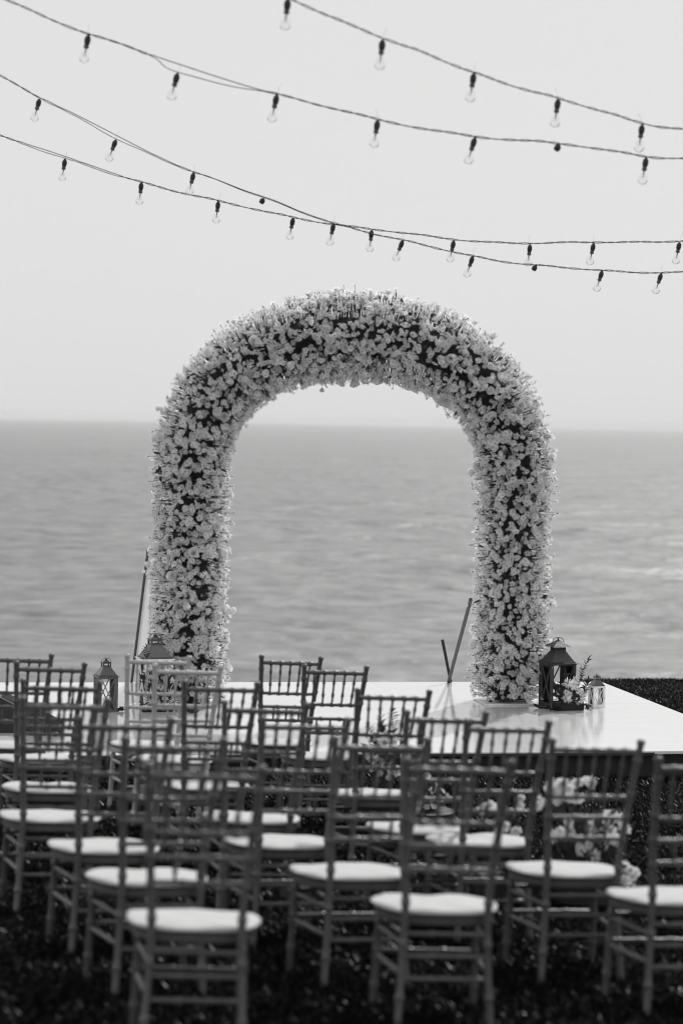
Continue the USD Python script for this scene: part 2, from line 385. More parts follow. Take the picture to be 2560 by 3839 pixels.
for (p0, p1) in (((XR - .04, YF + .05), (XR - .04, YB - .05)), ((XL + .04, YF + .05), (XL + .04, YB - .05)), ((XL + .05, YB - .04), (XR - .05, YB - .04))):
    t = np.linspace(0, 1, 40)[:, None]; p = np.array(p0) * (1 - t) + np.array(p1) * t
    v = np.vstack([np.column_stack([p, np.full(40, -.0235)]), np.column_stack([p, ground(p[:, 0], p[:, 1]) - .06])]); i = np.arange(39)
    MB().add(v, np.stack([i, i + 1, 40 + i + 1, 40 + i], 1)).build('skirt', M['skirt'], st)
MB().box((XL, YF - .016, -.030), (XR - .95, YF - .002, -.008), .002).build('edge_trim', M['trim'], st)

# ------------------------------------------------------------------ flowers
CENTRE = .28


def daisy_mesh(r, seed, R=.033, open_=.35):
    """A small chrysanthemum facing +z: two rings of petals and a dark eye; tone marks the eye."""
    rg = np.random.default_rng(seed); v, f, c = [], [], []
    for ring, (n, k, lift) in enumerate(((12, 1.0, open_), (8, .70, open_ * 1.8))):
        a0 = rg.uniform(0, 6)
        for i in range(n):
            a = a0 + 2 * np.pi * (i + rg.uniform(-.25, .25)) / n; L = R * k * rg.uniform(.86, 1.12); w = L * rg.uniform(.095, .135)
            li = lift * rg.uniform(.5, 1.5); dr = rg.uniform(-.1, .5)
            d = np.array([math.cos(a), math.sin(a), 0]); s = np.array([-d[1], d[0], 0]) * w; z = np.array([0, 0, 1.0])
            h = lambda u: (li * u - dr * li * 1.6 * u * u) * L
            b = len(v)
            v += [d * L * .12 + z * (.002 + ring * .002), d * L * .55 + s + z * h(.55), d * L * .55 - s + z * h(.55), d * L * .9 + s * .75 + z * h(.9), d * L * .9 - s * .75 + z * h(.9), d * L * 1.02 + z * h(1.02)]
            f += [[b, b + 2, b + 1], [b + 1, b + 2, b + 4], [b + 1, b + 4, b + 3], [b + 3, b + 4, b + 5]]; c += [1.0] * 6
    b = len(v); rr = R * .16
    v += [np.array([rr * math.cos(t), rr * math.sin(t), .004]) for t in np.arange(7) * 2 * np.pi / 7] + [np.array([0, 0, .009])]
    f += [[b + i, b + (i + 1) % 7, b + 7] for i in range(7)]; c += [CENTRE] * 8
    # calyx behind
    b = len(v); v += [np.array([R * .2 * math.cos(t), R * .2 * math.sin(t), -.001]) for t in np.arange(5) * 2 * np.pi / 5] + [np.array([0, 0, -.012])]
    f += [[b + (i + 1) % 5, b + i, b + 5] for i in range(5)]; c += [.12] * 6
    return np.array(v), np.array(f), np.array(c)


def rose_mesh(seed, R=.036):
    """A half-open rose facing +z."""
    rg = np.random.default_rng(seed); m = MB()
    for ring, (n, rad, ht, flare) in enumerate(((4, .35, .95, .0), (5, .6, .92, .12), (6, .85, .8, .35))):
        a0 = rg.uniform(0, 6)
        for i in range(n):
            a = a0 + 2 * np.pi * (i + rg.uniform(-.15, .15)) / n; wd = 2 * np.pi / n * .72; nu, nv = 5, 4
            U, V = np.meshgrid(np.linspace(-1, 1, nu), np.linspace(0, 1, nv), indexing='ij')
            rr = R * rad * (.35 + .65 * np.sin(np.clip(V * 1.25, 0, 1) * np.pi / 2)) + R * flare * V ** 4 * .55
            th = a + U * wd * (.45 + .55 * V); z = R * 1.7 * ht * V * (1 - .16 * U ** 2) * rg.uniform(.92, 1.05) - R * .55
            vv = np.stack([rr * np.cos(th), rr * np.sin(th), z], -1).reshape(-1, 3)
            ii, jj = np.meshgrid(np.arange(nu - 1), np.arange(nv - 1), indexing='ij')
            m.add(vv, np.stack([ii * nv + jj, (ii + 1) * nv + jj, (ii + 1) * nv + jj + 1, ii * nv + jj + 1], -1).reshape(-1, 4), c=1.0 if ring else .93)
    v, f = lathe([(.001, -.62 * R), (.3 * R, -.55 * R), (.36 * R, -.2 * R), (.12 * R, -.15 * R)], 6); m.add(v, f, c=.12)
    return m.arrays()


def bud_mesh(seed, R=.010):
    v, f = lathe([(.0005, -R * 1.2), (R * .7, -R * .7), (R, 0), (R * .75, R * .8), (.0005, R * 1.3)], 6)
    c = np.where(v[:, 2] < -R * .2, .10, .75)
    return v, f, c


def leaf_mesh(L, W, bend, seed=0):
    """A pointed leaf along +x, lying in xy, its midrib folded."""
    t = np.array([0, .25, .5, .75, 1.0]); w = W * np.array([.06, .8, 1., .65, .02]); z = -bend * t * t * L
    v = np.vstack([np.column_stack([t * L, w / 2, z + w * .18]), np.column_stack([t * L, 0 * t, z]), np.column_stack([t * L, -w / 2, z + w * .18])])
    f = []
    for k in range(2):
        for i in range(4):
            a = k * 5 + i; f += [[a, a + 5, a + 6], [a, a + 6, a + 1]]
    return v, np.array(f)


DAISY = [daisy_mesh(None, 100 + k, 1.0 * R, o) for k, (R, o) in enumerate(((.033, .25), (.030, .45), (.035, .15), (.027, .7), (.031, .35), (.029, .55), (.034, .3), (.024, 1.0)))]
ROSE = [rose_mesh(300 + k) for k in range(4)]
BUD = bud_mesh(0)


def mum_mesh(seed, R=.036):
    """A full chrysanthemum facing +z: four rings of incurved petals."""
    rg = np.random.default_rng(seed); m = MB()
    for ring, (n, k, lift) in enumerate(((13, 1.0, .25), (11, .86, .55), (9, .68, .95), (6, .45, 1.5))):
        a0 = rg.uniform(0, 6)
        for i in range(n):
            a = a0 + 2 * np.pi * (i + rg.uniform(-.25, .25)) / n; L = R * k * rg.uniform(.85, 1.15); w = L * .17; li = lift * rg.uniform(.7, 1.3)
            d = np.array([math.cos(a), math.sin(a), 0]); sd = np.array([-d[1], d[0], 0]) * w; z = np.array([0, 0, 1.0]); q = 1 / math.sqrt(1 + li * li)
            P = lambda u, sg, cu: (d * u * q * (1 - cu * .25) + z * (li * u * q - cu * .12)) * L + sd * sg
            m.add([P(.1, 0, 0), P(.5, 1, 0), P(.5, -1, 0), P(.85, .8, .5), P(.85, -.8, .5), P(1.0, 0, 1.)], [[0, 2, 1], [1, 2, 4], [1, 4, 3], [3, 4, 5]], 1.0 - .08 * ring)
    return m.arrays()


MUM = [mum_mesh(500 + k) for k in range(4)]


def clusters(spec, seed):
    """Flower places packed round a few points: (x, y, z, radius, count, size)."""
    r = np.random.default_rng(seed); out = []
    for (x, y, z, rad_, n, sz) in spec:
        for k in range(n):
            d = r.normal(0, 1, 3); d /= np.linalg.norm(d); d[1] = -abs(d[1]) * .8; d[2] = d[2] * .8 + .15; out.append((x + d[0] * rad_, y + d[1] * rad_, z + d[2] * rad_, sz * r.uniform(.8, 1.2)))
    return out

AX, AY, AC, AT, AS, AN = 3.668, 20.2, 1.395, 3.12, 1.95, 2.2      # arch centre x, y; half width; top and spring of its centre line


def arch_path(n=260):
    th = np.linspace(0, np.pi, 400); c, s = np.cos(th), np.sin(th)
    x = -AC * np.sign(c) * np.abs(c) ** (2 / AN); z = AS + (AT - AS) * np.abs(s) ** (2 / AN)
    p = np.vstack([np.column_stack([np.full(200, -AC), np.linspace(0, AS, 200, endpoint=False)]), np.column_stack([x, z]), np.column_stack([np.full(200, AC), np.linspace(AS, 0, 201)[1:]])])
    d = np.r_[0, np.cumsum(np.linalg.norm(np.diff(p, axis=0), axis=1))]; s_ = np.linspace(0, d[-1], n)
    return np.column_stack([np.interp(s_, d, p[:, 0]), np.interp(s_, d, p[:, 1])]), d[-1]


PATH, PLEN = arch_path()
TAN = np.gradient(PATH, axis=0); TAN /= np.linalg.norm(TAN, axis=1, keepdims=True)
NRM = np.column_stack([-TAN[:, 1], TAN[:, 0]])                       # outward in the plane of the arch


def arch_at(s):
    u = np.clip(s / PLEN, 0, 1) * (len(PATH) - 1); i = int(min(u, len(PATH) - 2)); w = u - i
    p = PATH[i] * (1 - w) + PATH[i + 1] * w; nn = NRM[i] * (1 - w) + NRM[i + 1] * w; nn /= np.linalg.norm(nn); tt = np.array([nn[1], -nn[0]])
    return np.array([p[0], 0, p[1]]), np.array([nn[0], 0, nn[1]]), np.array([tt[0], 0, tt[1]])


def section(phi, A, B, e=.62):
    c, s = math.cos(phi), math.sin(phi)
    a, b = A * math.copysign(abs(c) ** e, c), B * math.copysign(abs(s) ** e, s)
    na, nb = c * B, s * A; L = math.hypot(na, nb)
    return a, b, na / L, nb / L


_t = np.linspace(0, 2 * np.pi, 2000); _q = np.array([section(q, .305, .27)[:2] for q in _t]); _l = np.r_[0, np.cumsum(np.linalg.norm(np.diff(_q, axis=0), axis=1))]; _l /= _l[-1]


def around(u):
    return float(np.interp(u, _l, _t))                               # an angle, evenly spread round the section


def girth(s):
    return .283 + .065 * math.exp(-((s / PLEN - .5) / .16) ** 2)      # the crown of the arch is thicker than its legs


arch = thing('flower_arch', 'tall rounded wedding arch covered in white daisies and roses, on the stage', 'flower arch', (AX, AY, 0))


def loft(A, B, e, nsec, step=4, jit=0.0, seed=0):
    rg = np.random.default_rng(seed); rings = []
    for k in range(0, len(PATH), step):
        c, n_, t_ = arch_at(k / (len(PATH) - 1) * PLEN); ring = []
        for i in range(nsec):
            a, b, *_ = section(2 * np.pi * i / nsec, A, B, e); q = 1 + rg.uniform(-jit, jit); ring.append(c + n_ * a * q + np.array([0, 1, 0]) * b * q)
        rings.append(ring)
    m = len(rings); v = np.array(rings).reshape(-1, 3); i, j = np.meshgrid(np.arange(m - 1), np.arange(nsec), indexing='ij')
    return v, np.stack([i * nsec + j, i * nsec + (j + 1) % nsec, (i + 1) * nsec + (j + 1) % nsec, (i + 1) * nsec + j], -1).reshape(-1, 4)


v, f = loft(.145, .15, .8, 12, 2, .22, 3); MB().add(v, f).build('moss_core', M['core'], arch, smooth=40)
for sa in (-1, 1):                                                    # the white frame: four rails along the arch and rungs between them
    for sb in (-1, 1):
        p = np.array([c + n_ * (.165 if sb > 0 else .11) * sa + np.array([0, .14 if sb > 0 else -.10, 0]) for c, n_, _ in (arch_at(k / 130 * PLEN) for k in range(131))]); p[:, 2] = np.maximum(p[:, 2], .012)
        v, f = tube(p, .008, 5); MB().add(v, f).build('frame_rail', M['frame_white'] if sb > 0 else M['stem'], arch, smooth=40)
for k in range(1, 10):
    c, n_, _ = arch_at(k / 10 * PLEN); mb = MB()
    for sb in (-1, 1): mb.bar(c - n_ * .105 + [0, .10 * sb, 0], c + n_ * .105 + [0, .10 * sb, 0], .010)
    for sa in (-1, 1): mb.bar(c + n_ * .11 * sa + [0, -.09, 0], c + n_ * .11 * sa + [0, .13, 0], .010)
    mb.build('frame_rung', M['stem'], arch)
for s in (-1, 1):
    MB().box((s * AC - .27, -.24, .001), (s * AC + .27, .24, .012), .003).build('foot_plate', M['white_paint'], arch)

VIEW = np.array([-AX, -AY, 2.4 - 1.6]); VIEW /= np.linalg.norm(VIEW)
items, stems = [], MB()
rg = np.random.default_rng(11)
ND = 12500
cand = 0
blob = lambda p: meshkit.noise(np.asarray([p]) * 11.0, 5)[0]
while len(items) < ND and cand < 80000:
    cand += 1
    s = rg.uniform(0, PLEN); phi = around(rg.uniform())
    dp = rg.normal(0, .026) - (.07 if rg.uniform() < .18 else 0); A, B = girth(s) + dp, .27 + dp
    c, n_, t_ = arch_at(s); a, b, na, nb = section(phi, A, B)
    p = c + n_ * a + np.array([0, b, 0])
    if p[2] < .05: continue
    face = abs(nb) ** 1.5                                             # the middle of the flat faces is thinner and shows the dark moss
    if rg.uniform() < max((.42 if p[2] < 2 else .15) * (1 - face), face * np.clip((blob(p) - .56) * 5, 0, .95)): continue
    d = n_ * na + np.array([0, nb, 0]) + rg.normal(0, .5, 3) + np.array([0, 0, .15])
    items.append((p, d / np.linalg.norm(d), c, n_, a, b, rg.integers(0, 8), rg.uniform(.62, 1.1), 'daisy'))
roses = []
for _ in range(150):
    s = rg.uniform(.1, PLEN - .1); phi = around(rg.uniform()); c, n_, t_ = arch_at(s); a, b, na, nb = section(phi, girth(s) + .01 + rg.normal(0, .02), .28 + rg.normal(0, .02))
    p = c + n_ * a + np.array([0, b, 0]); d = n_ * na + np.array([0, nb, 0]) + rg.normal(0, .25, 3)
    if p[2] > .08: roses.append((p, d / np.linalg.norm(d), c, n_, a, b, rg.integers(0, 4), rg.uniform(.85, 1.2), 'rose'))
sprays = []                                                           # long stems that stick out of the outline: roses, single daisies, buds
for k in range(95):
    s = rg.uniform(.2, PLEN - .2); phi = rg.normal(0, .55) + (0 if rg.uniform() < .6 else math.pi); c, n_, t_ = arch_at(s); out = rg.uniform(.02, .085)
    a, b, na, nb = section(phi, girth(s) + out, .27 + out * .5); p = c + n_ * a + np.array([0, b, 0]) + np.array([0, 0, rg.normal(0, .03)])
    d = n_ * na + np.array([0, nb, 0]) + rg.normal(0, .3, 3); kind = rg.choice(['rose', 'daisy', 'daisy', 'bud'])
    if p[2] > .1: sprays.append((p, d / np.linalg.norm(d), c, n_, a, b, rg.integers(0, 4), rg.uniform(.6, .95), kind))


def place(item):
    p, d, c, n_, a, b, k, sz, kind = item
    v, f, t = {'daisy': DAISY, 'rose': ROSE}.get(kind, [BUD] * 8)[k]
    return (v * sz) @ frame(d, (k * 1.7 + p[0] * 40) % 6.28).T + p, f, t


def stem_of(item, mb):
    p, d, c, n_, a, b, k, sz, kind = item
    root = c + n_ * a * .42 + np.array([0, b * .42, 0]) + rg.normal(0, .02, 3); e = p - d * .012 * sz
    mid = (root + e) / 2 + d * .01 + rg.normal(0, .008, 3); v, f = tube([root, mid, e], [.0026, .0022, .0018], 3, False); mb.add(v, f)


for it in items:
    if it[1] @ VIEW > -.75: stem_of(it, stems)
for it in roses + sprays: stem_of(it, stems)
stems.build('stems', M['stem'], arch, kind='stuff')
front = sorted(items, key=lambda it: -((it[1] @ VIEW) * it[7] + .8 * (it[0][1] < -.1)))
near, rest = front[:290], front[290:]
for it in near:
    v, f, t = place(it); MB().add(v, f, t).build('daisy', M['petal'], arch, tone=True)
mb = MB()
for it in rest + [x for x in sprays if x[8] == 'daisy']:
    mb.add(*place(it))
mb.build('daisies', M['petal'], arch, kind='stuff', tone=True)
for it in roses + [x for x in sprays if x[8] == 'rose']:
    v, f, t = place(it); MB().add(v, f, t).build('rose', M['rose'], arch, smooth=True, tone=True)
for it in [x for x in sprays if x[8] == 'bud']:
    v, f, t = place(it); MB().add(v, f, t).build('flower_bud', M['petal'], arch, smooth=True, tone=True)
mb = MB(); small = MB()
for k in range(1900):                                                 # dark leaves between the flowers
    s = rg.uniform(0, PLEN); phi = around(rg.uniform()); c, n_, t_ = arch_at(s); q = rg.uniform(.5, .95); a, b, na, nb = section(phi, girth(s) * q, .27 * q)
    p = c + n_ * a + np.array([0, b, 0])
    if p[2] < .03: continue
    d = n_ * na + np.array([0, nb, 0]) + rg.normal(0, .8, 3); v, f = leaf_mesh(rg.uniform(.04, .085), rg.uniform(.018, .034), rg.uniform(0, .6))
    Fm = frame(d, rg.uniform(0, 6.28)); v = v @ np.stack([Fm[:, 2], Fm[:, 0], Fm[:, 1]]) + p
    if k < 220 and nb < 0: MB().add(v, f).build('leaf', M['leaf'], arch)
    else: mb.add(v, f)
mb.build('leaves', M['leaf'], arch, kind='stuff')

# braces behind the arch: a long dark pole from each leg back to the deck, and a white board on the left one
MB().bar((-1.722, 1.62, .002), (-1.722, .26, 1.27), .022).build('brace_pole', M['pole_dark'], arch)
MB().bar((1.205, 1.58, .002), (1.085, .22, .875), .028).build('brace_pole', M['pole_dark'], arch)
mb = MB(); tri = np.array([[0, .02], [0, 1.22], [1.32, .02]])
vv = [(-1.70 + dx, .27 + y, z) for dx in (0, .012) for y, z in tri]
mb.add(vv, [[0, 1, 2], [3, 5, 4], [0, 3, 4], [0, 4, 1], [1, 4, 5], [1, 5, 2], [2, 5, 3], [2, 3, 0]]).build('brace_board', M['frame_white'], arch)
mb = MB(); mb.bar((4.895, 21.78, .002), (4.79, 21.70, .405), .022); mb.build('stake', M['pole_black'], label='short black stake leaning left beside the foot of the right arch brace', cat='stake')

# ------------------------------------------------------------------ floral arrangements


def arrangement(name, label, loc, flowers, leaves_n, spread, height, pot=None, seed=0, sprigs=(), rot=0., fsize=1.2, group=None, low=0., full=False):
    """Daisies on stems out of one base, with leaves; spread: (x, y) half widths; height of the dome."""
    r = np.random.default_rng(seed); t = thing(name, label, 'flower arrangement', loc, rot, group=group)
    if pot == 'bowl':
        v, f = lathe([(.001, 0), (.10, 0), (.155, .05), (.175, .16), (.16, .165), (.001, .15)], 20); MB().add(v, f).build('bowl', M['pot'], t, smooth=30)
    elif pot == 'column':
        MB().lathe([(.001, 0), (.12, 0), (.12, .012), (.03, .02), (.028, height * .72), (.10, height * .74), (.10, height * .78), (.001, height * .78)], 18).build('stand', M['stand'], t, smooth=30)
    elif pot == 'foam':
        v, f = bevbox(np.array([-.13, -.06, 0]), np.array([.13, .06, .06]), .008); MB().add(v, f).build('foam_block', M['core'], t)
    base = np.array([0, 0, low]); st = MB()
    for (x, y, z, s) in flowers:
        p = np.array([x, y, z]); d = (p - base) * np.array([1, 1, .6]) + np.array([0, -.35, .1]) + r.normal(0, .12, 3); d /= np.linalg.norm(d)
        if full and r.uniform() < .75:
            v, f, c = MUM[r.integers(0, 4)]; MB().add((v * s) @ frame(d, r.uniform(0, 6)).T + p, f, c).build('chrysanthemum', M['rose'], t, tone=True)
        else:
            v, f, c = DAISY[r.integers(0, 8)]; MB().add((v * s * fsize) @ frame(d, r.uniform(0, 6)).T + p, f, c).build('daisy', M['petal'], t, tone=True)
        v, f = tube([base + r.normal(0, .01, 3), (base + p) / 2 + r.normal(0, .01, 3), p - d * .01], .003, 4, False); st.add(v, f)
    for (x, y, z, s) in flowers[::5]:
        p = np.array([x, y, z]) + r.normal(0, .03, 3); d = np.array([x, y - .1, z * .5 + .05]); v, f, c = BUD; MB().add(v * 1.1 @ frame(d).T + p, f, c).build('flower_bud', M['petal'], t, smooth=True, tone=True)
    for k in range(leaves_n):
        a, b = r.uniform(0, 2 * np.pi), r.uniform(.15, 1) ** .7; h = r.uniform(.02, 1); w = math.sin(min(1, .35 + h) * 2.2)
        p = np.array([spread[0] * b * math.cos(a) * w, spread[1] * b * math.sin(a) * w, low + (height - low) * h * (1.05 - .35 * b)])
        d = (p - base) + np.array([0, 0, .03]) + r.normal(0, .07, 3); Fm = frame(d, r.uniform(0, 6)); v, f = leaf_mesh(r.uniform(.05, .09), r.uniform(.018, .032), r.uniform(0, .7))
        MB().add(v @ np.stack([Fm[:, 2], Fm[:, 0], Fm[:, 1]]) + p, f).build('leaf', M['leaf'], t)
        v, f = tube([base, (base + p) / 2 + r.normal(0, .01, 3), p], .0022, 3, False); st.add(v, f)
    for pts, ln in sprigs:                                             # a leafy twig along a curve
        q = spline(pts, 6); v, f = tube(q, np.linspace(.003, .0014, len(q)), 4); st.add(v, f)
        for k in range(2, len(q)):
            for sd in ((-1, 1) if k < len(q) - 1 else (0,)):
                tg = q[k] - q[k - 1]; tg /= np.linalg.norm(tg); d = tg * .75 + np.array([sd * .75, -.15, .12]) + r.normal(0, .18, 3); Fm = frame(d, r.uniform(-.5, .5))
                v, f = leaf_mesh(ln * r.uniform(.75, 1.15), ln * .42, r.uniform(0, .4)); MB().add(v @ np.stack([Fm[:, 2], Fm[:, 0], Fm[:, 1]]) + q[k], f).build('leaf', M['leaf'], t)
    st.build('stems', M['stem'], t, kind='stuff')
    return t


def dome(n, sx, sy, z0, z1, seed, s=1.0):
    r = np.random.default_rng(seed); out = []
    for k in range(n):
        a = r.uniform(math.pi * .95, math.pi * 2.05); h = r.uniform(0, 1); w = math.sqrt(max(.05, 1 - (h * .9) ** 2)) * r.uniform(.75, 1)
        out.append((sx * w * math.cos(a), sy * w * math.sin(a), z0 + (z1 - z0) * h, s * r.uniform(.85, 1.2)))
    return out


# ------------------------------------------------------------------ lanterns


def lantern(name, label, loc, yaw, w, hb, hr, hv, cap, wood, metal, door=False, group=None, candle=False, latch=True, embossed=False):
    """Body w wide and hb tall, roof hr, vent hv; cap: a small pyramid on the vent (else a domed knob)."""
    t = thing(name, label, 'lantern', loc, yaw, group=group); h = w / 2; p = w * .10
    MB().box((-h - p * .55, -h - p * .55, 0), (h + p * .55, h + p * .55, p * .55), p * .12).build('base', wood, t)
    MB().box((-h, -h, p * .56), (h, h, p * 1.3), p * .08).build('plinth', wood, t)
    z0, z1 = p * 1.31, hb - p * .72
    for sx in (-1, 1):
        for sy in (-1, 1):
            MB().box((sx * (h - p / 2) - p / 2, sy * (h - p / 2) - p / 2, z0), (sx * (h - p / 2) + p / 2, sy * (h - p / 2) + p / 2, z1), p * .07).build('post', wood, t)
    MB().box((-h - p * .1, -h - p * .1, z1 + .0005), (h + p * .1, h + p * .1, hb - p * .28), p * .08).build('top_frame', wood, t)
    MB().box((-h - p * .6, -h - p * .6, hb - p * .275), (h + p * .6, h + p * .6, hb), p * .1).build('eave_board', wood, t)
    zi0, zi1 = z0 + .001, z1 - .001; q = h - p; fr = p * .55

    def panel(parent, nm, Mx, tr, x0, x1, brace=True):
        """A framed X panel in the local xz plane."""
        m = MB()
        for (a, b) in (((x0 + fr / 2, 0, zi0 + fr * .02), (x0 + fr / 2, 0, zi1 - fr * .02)), ((x1 - fr / 2, 0, zi0 + fr * .02), (x1 - fr / 2, 0, zi1 - fr * .02))):
            m.bar(a, b, fr, fr * .7, up=(0, 1, 0))
        for z in (zi0 + fr / 2, zi1 - fr / 2):
            m.bar((x0 + fr + .0004, 0, z), (x1 - fr - .0004, 0, z), fr * .7, fr)
        v, f, _ = m.arrays(); pr = MB().add(v @ Mx.T + tr, f).build(nm, wood, parent)
        if brace:
            for (za, zb, dy) in ((zi0 + fr, zi1 - fr, -.0011), (zi1 - fr, zi0 + fr, .0011)):
                m = MB().bar((x0 + fr, dy, za), (x1 - fr, dy, zb), fr * .35, fr * .85); v, f, _ = m.arrays(); MB().add(v @ Mx.T + tr, f).build('x_brace', wood, pr)
        m = MB().box((x0 + fr * .9, .0006, zi0 + fr * .9), (x1 - fr * .9, .0022, zi1 - fr * .9)); v, f, _ = m.arrays()
        MB().add(v @ Mx.T + tr, f).build('glass_pane', M['glass'], pr)
        return pr
    for k, a in enumerate((math.pi / 2, math.pi, -math.pi / 2)):
        Mx = rotz(a); panel(t, 'side_panel', Mx, Mx @ np.array([0, -h + p * .4, 0]), -q + .0006, q - .0006)
    if door:
        Mx = rotz(-2.05); hinge = np.array([-h + p * .2, -h - p * .3, 0]); panel(t, 'door', Mx, hinge - Mx @ np.array([-q, 0, 0]) + 0 * hinge, -q, q)
    else:
        panel(t, 'door', np.eye(3), np.array([0, -h + p * .4, 0]), -q + .0006, q - .0006)
        if latch:
            MB().lathe([(.0005, 0), (w * .03, .0), (w * .03, w * .03), (w * .012, w * .05), (.0005, w * .055)], 8, (q + p * .5, -h - .0005, hb * .45), (0, -1, 0)).build('latch', M['dark_metal'], t, smooth=30)
    # roof: a truncated pyramid on a plinth, then the vent
    z = hb + .0005; e = h * .96; vt = w * .18

    def frustum(a, b, za, zb):
        return [(-a, -a, za), (a, -a, za), (a, a, za), (-a, a, za), (-b, -b, zb), (b, -b, zb), (b, b, zb), (-b, b, zb)], [[0, 1, 5, 4], [1, 2, 6, 5], [2, 3, 7, 6], [3, 0, 4, 7], [4, 5, 6, 7], [3, 2, 1, 0]]
    MB().box((-e, -e, z), (e, e, z + hr * .12), w * .008).build('roof_rim', metal, t)
    v, f = frustum(e * .93, vt * 1.15, z + hr * .12 + .0004, z + hr); MB().add(v, f).build('roof', metal, t)
    z += hr + .0006; m = MB()
    for sx in (-1, 1):
        for sy in (-1, 1): m.box((sx * vt - vt * .16, sy * vt - vt * .16, z), (sx * vt + vt * .16, sy * vt + vt * .16, z + hv))
    for k in range(4):
        Mx = rotz(k * math.pi / 2)
        m.box((-vt * .83, -vt - vt * .1, z), (vt * .83, -vt + vt * .1, z + hv * .25), M=Mx); m.box((-vt * .83, -vt - vt * .1, z + hv * .75), (vt * .83, -vt + vt * .1, z + hv), M=Mx)
        if cap:
            for c in (-.4, 0, .4): m.box((c * vt - vt * .09, -vt - vt * .06, z + hv * .26), (c * vt + vt * .09, -vt + vt * .06, z + hv * .74), M=Mx)
    m.build('vent', metal, t); z += hv + .0006
    if cap:
        v, f = frustum(vt * 2.05, .002, z, z + cap); MB().add(v, f).build('cap', metal, t); z += cap
    else:
        MB().box((-vt * 1.35, -vt * 1.35, z), (vt * 1.35, vt * 1.35, z + w * .02), w * .004).build('cap', metal, t); z += w * .02
        MB().lathe([(vt * .9, 0), (vt * .8, w * .04), (vt * .4, w * .075), (vt * .3, w * .10), (vt * .45, w * .125), (vt * .3, w * .15), (.001, w * .165)], 12, (0, 0, z + .0004)).build('finial', metal, t, smooth=40); z += w * .11
    if cap:
        MB().lathe([(.001, -w * .01), (w * .035, 0), (w * .04, w * .03), (w * .02, w * .055), (.001, w * .06)], 10, (0, 0, z)).build('finial', metal, t, smooth=40)
    a = np.linspace(-.15, math.pi + .15, 22); rr = w * .20
    MB().tube(np.column_stack([rr * 1.15 * np.cos(a), 0 * a, z - w * .10 + rr * .9 * np.sin(a)]), w * .013, 6).build('handle', metal, t, smooth=50)
    if candle:
        MB().lathe([(.001, 0), (w * .2, 0), (w * .2, hb * .42), (w * .17, hb * .44), (.001, hb * .43)], 16, (0, .02, p * 1.32)).build('candle', M['candle'], t, smooth=30)
    return t


rad = math.radians
lantern('lantern', 'large dark wooden lantern with open door, right of the arch', (5.385, 19.84, 0), rad(12), .235, .385, .100, .034, .058, M['dark_wood'], M['dark_metal'], door=True)
lantern('lantern', 'smallest lantern, white with a metal roof, right of the dark lantern', (5.745, 19.88, 0), rad(9), .112, .180, .050, .027, 0, M['white_paint'], M['roof_dark'], candle=False)
lantern('lantern', 'medium white lantern standing alone left of the arch, behind the chairs', (1.545, 19.68, 0), rad(12), .162, .292, .070, .038, 0, M['grey_paint'], M['roof_dark'])
lantern('lantern', 'large white lantern full of daisies at the foot of the left arch leg', (1.955, 19.80, 0), rad(12), .240, .425, .105, .045, 0, M['white_paint'], M['grey_metal'], door=False, latch=False)

arrangement('lantern_flowers', 'white daisies and dark leaves spilling from the dark wooden lantern', (5.43, 19.66, 0.0),
            [(-.03, -.06, .235, 1.15), (.02, -.07, .225, 1.0), (.045, -.05, .255, 1.05), (.03, -.06, .20, 1.), (-.045, -.07, .155, 1.05), (-.05, -.08, .11, 1.15), (-.02, -.07, .135, .9), (-.03, -.08, .09, 1.), (.085, -.05, .15, 1.05), (.10, -.05, .135, .9), (.14, -.03, .145, .9), (.09, -.08, .09, .9), (.06, -.07, .075, .8)],
            62, (.13, .08), .24, pot='foam', seed=21, rot=rad(8), low=.05,
            sprigs=[([(.06, 0, .06), (.10, .0, .22), (.13, .0, .33), (.185, 0, .43)], .05), ([(.08, -.03, .06), (.13, -.03, .14), (.15, -.03, .2), (.17, -.03, .25)], .055), ([(.07, -.04, .05), (.13, -.05, .05), (.17, -.06, .035)], .05), ([(0, -.02, .08), (-.02, -.03, .22), (-.03, -.02, .31)], .04), ([(-.06, -.05, .04), (-.13, -.07, .03), (-.17, -.08, .02)], .045)])
arrangement('lantern_flowers', 'white daisies and dark leaves filling the large white lantern', (1.96, 19.66, 0.0),
            [(-.05, -.05, .07, 1.1), (0, -.06, .06, 1.2), (-.02, -.05, .12, 1.), (-.10, -.04, .05, 1.), (.06, -.05, .10, 1.), (.10, -.04, .16, 1.), (.02, -.04, .2, 1.), (.13, -.04, .08, 1.1), (.08, -.05, .05, .9), (.04, -.03, .27, .9), (.14, -.03, .24, .9), (.1, -.02, .33, .9)],
            80, (.15, .05), .36, pot='foam', seed=22, rot=rad(8), low=.05,
            sprigs=[([(-.04, .03, .1), (-.08, .03, .3), (-.09, .03, .42), (-.085, .03, .52)], .05), ([(.06, 0, .1), (.1, 0, .25), (.14, 0, .36)], .05)])


def leaf_pile(label, loc, n, seed):
    r = np.random.default_rng(seed); t = thing('leaf_bunch', label, 'leaves', loc); st_ = MB()
    for k in range(n):
        d = np.array([r.normal(0, 1), r.normal(0, .5), abs(r.normal(0, .25)) + .05]); Fm = frame(d, r.uniform(0, 6)); v, f = leaf_mesh(r.uniform(.045, .08), r.uniform(.02, .03), r.uniform(0, .4))
        v = v @ np.stack([Fm[:, 2], Fm[:, 0], Fm[:, 1]]) + np.array([r.normal(0, .035), r.normal(0, .02), .012]); v[:, 2] = np.maximum(v[:, 2], .002 + .0004 * k)
        MB().add(v, f).build('leaf', M['leaf'], t)
        st_.tube([(0, 0, .008), v[5]], .002, 3)
    st_.build('stems', M['stem'], t, kind='stuff')


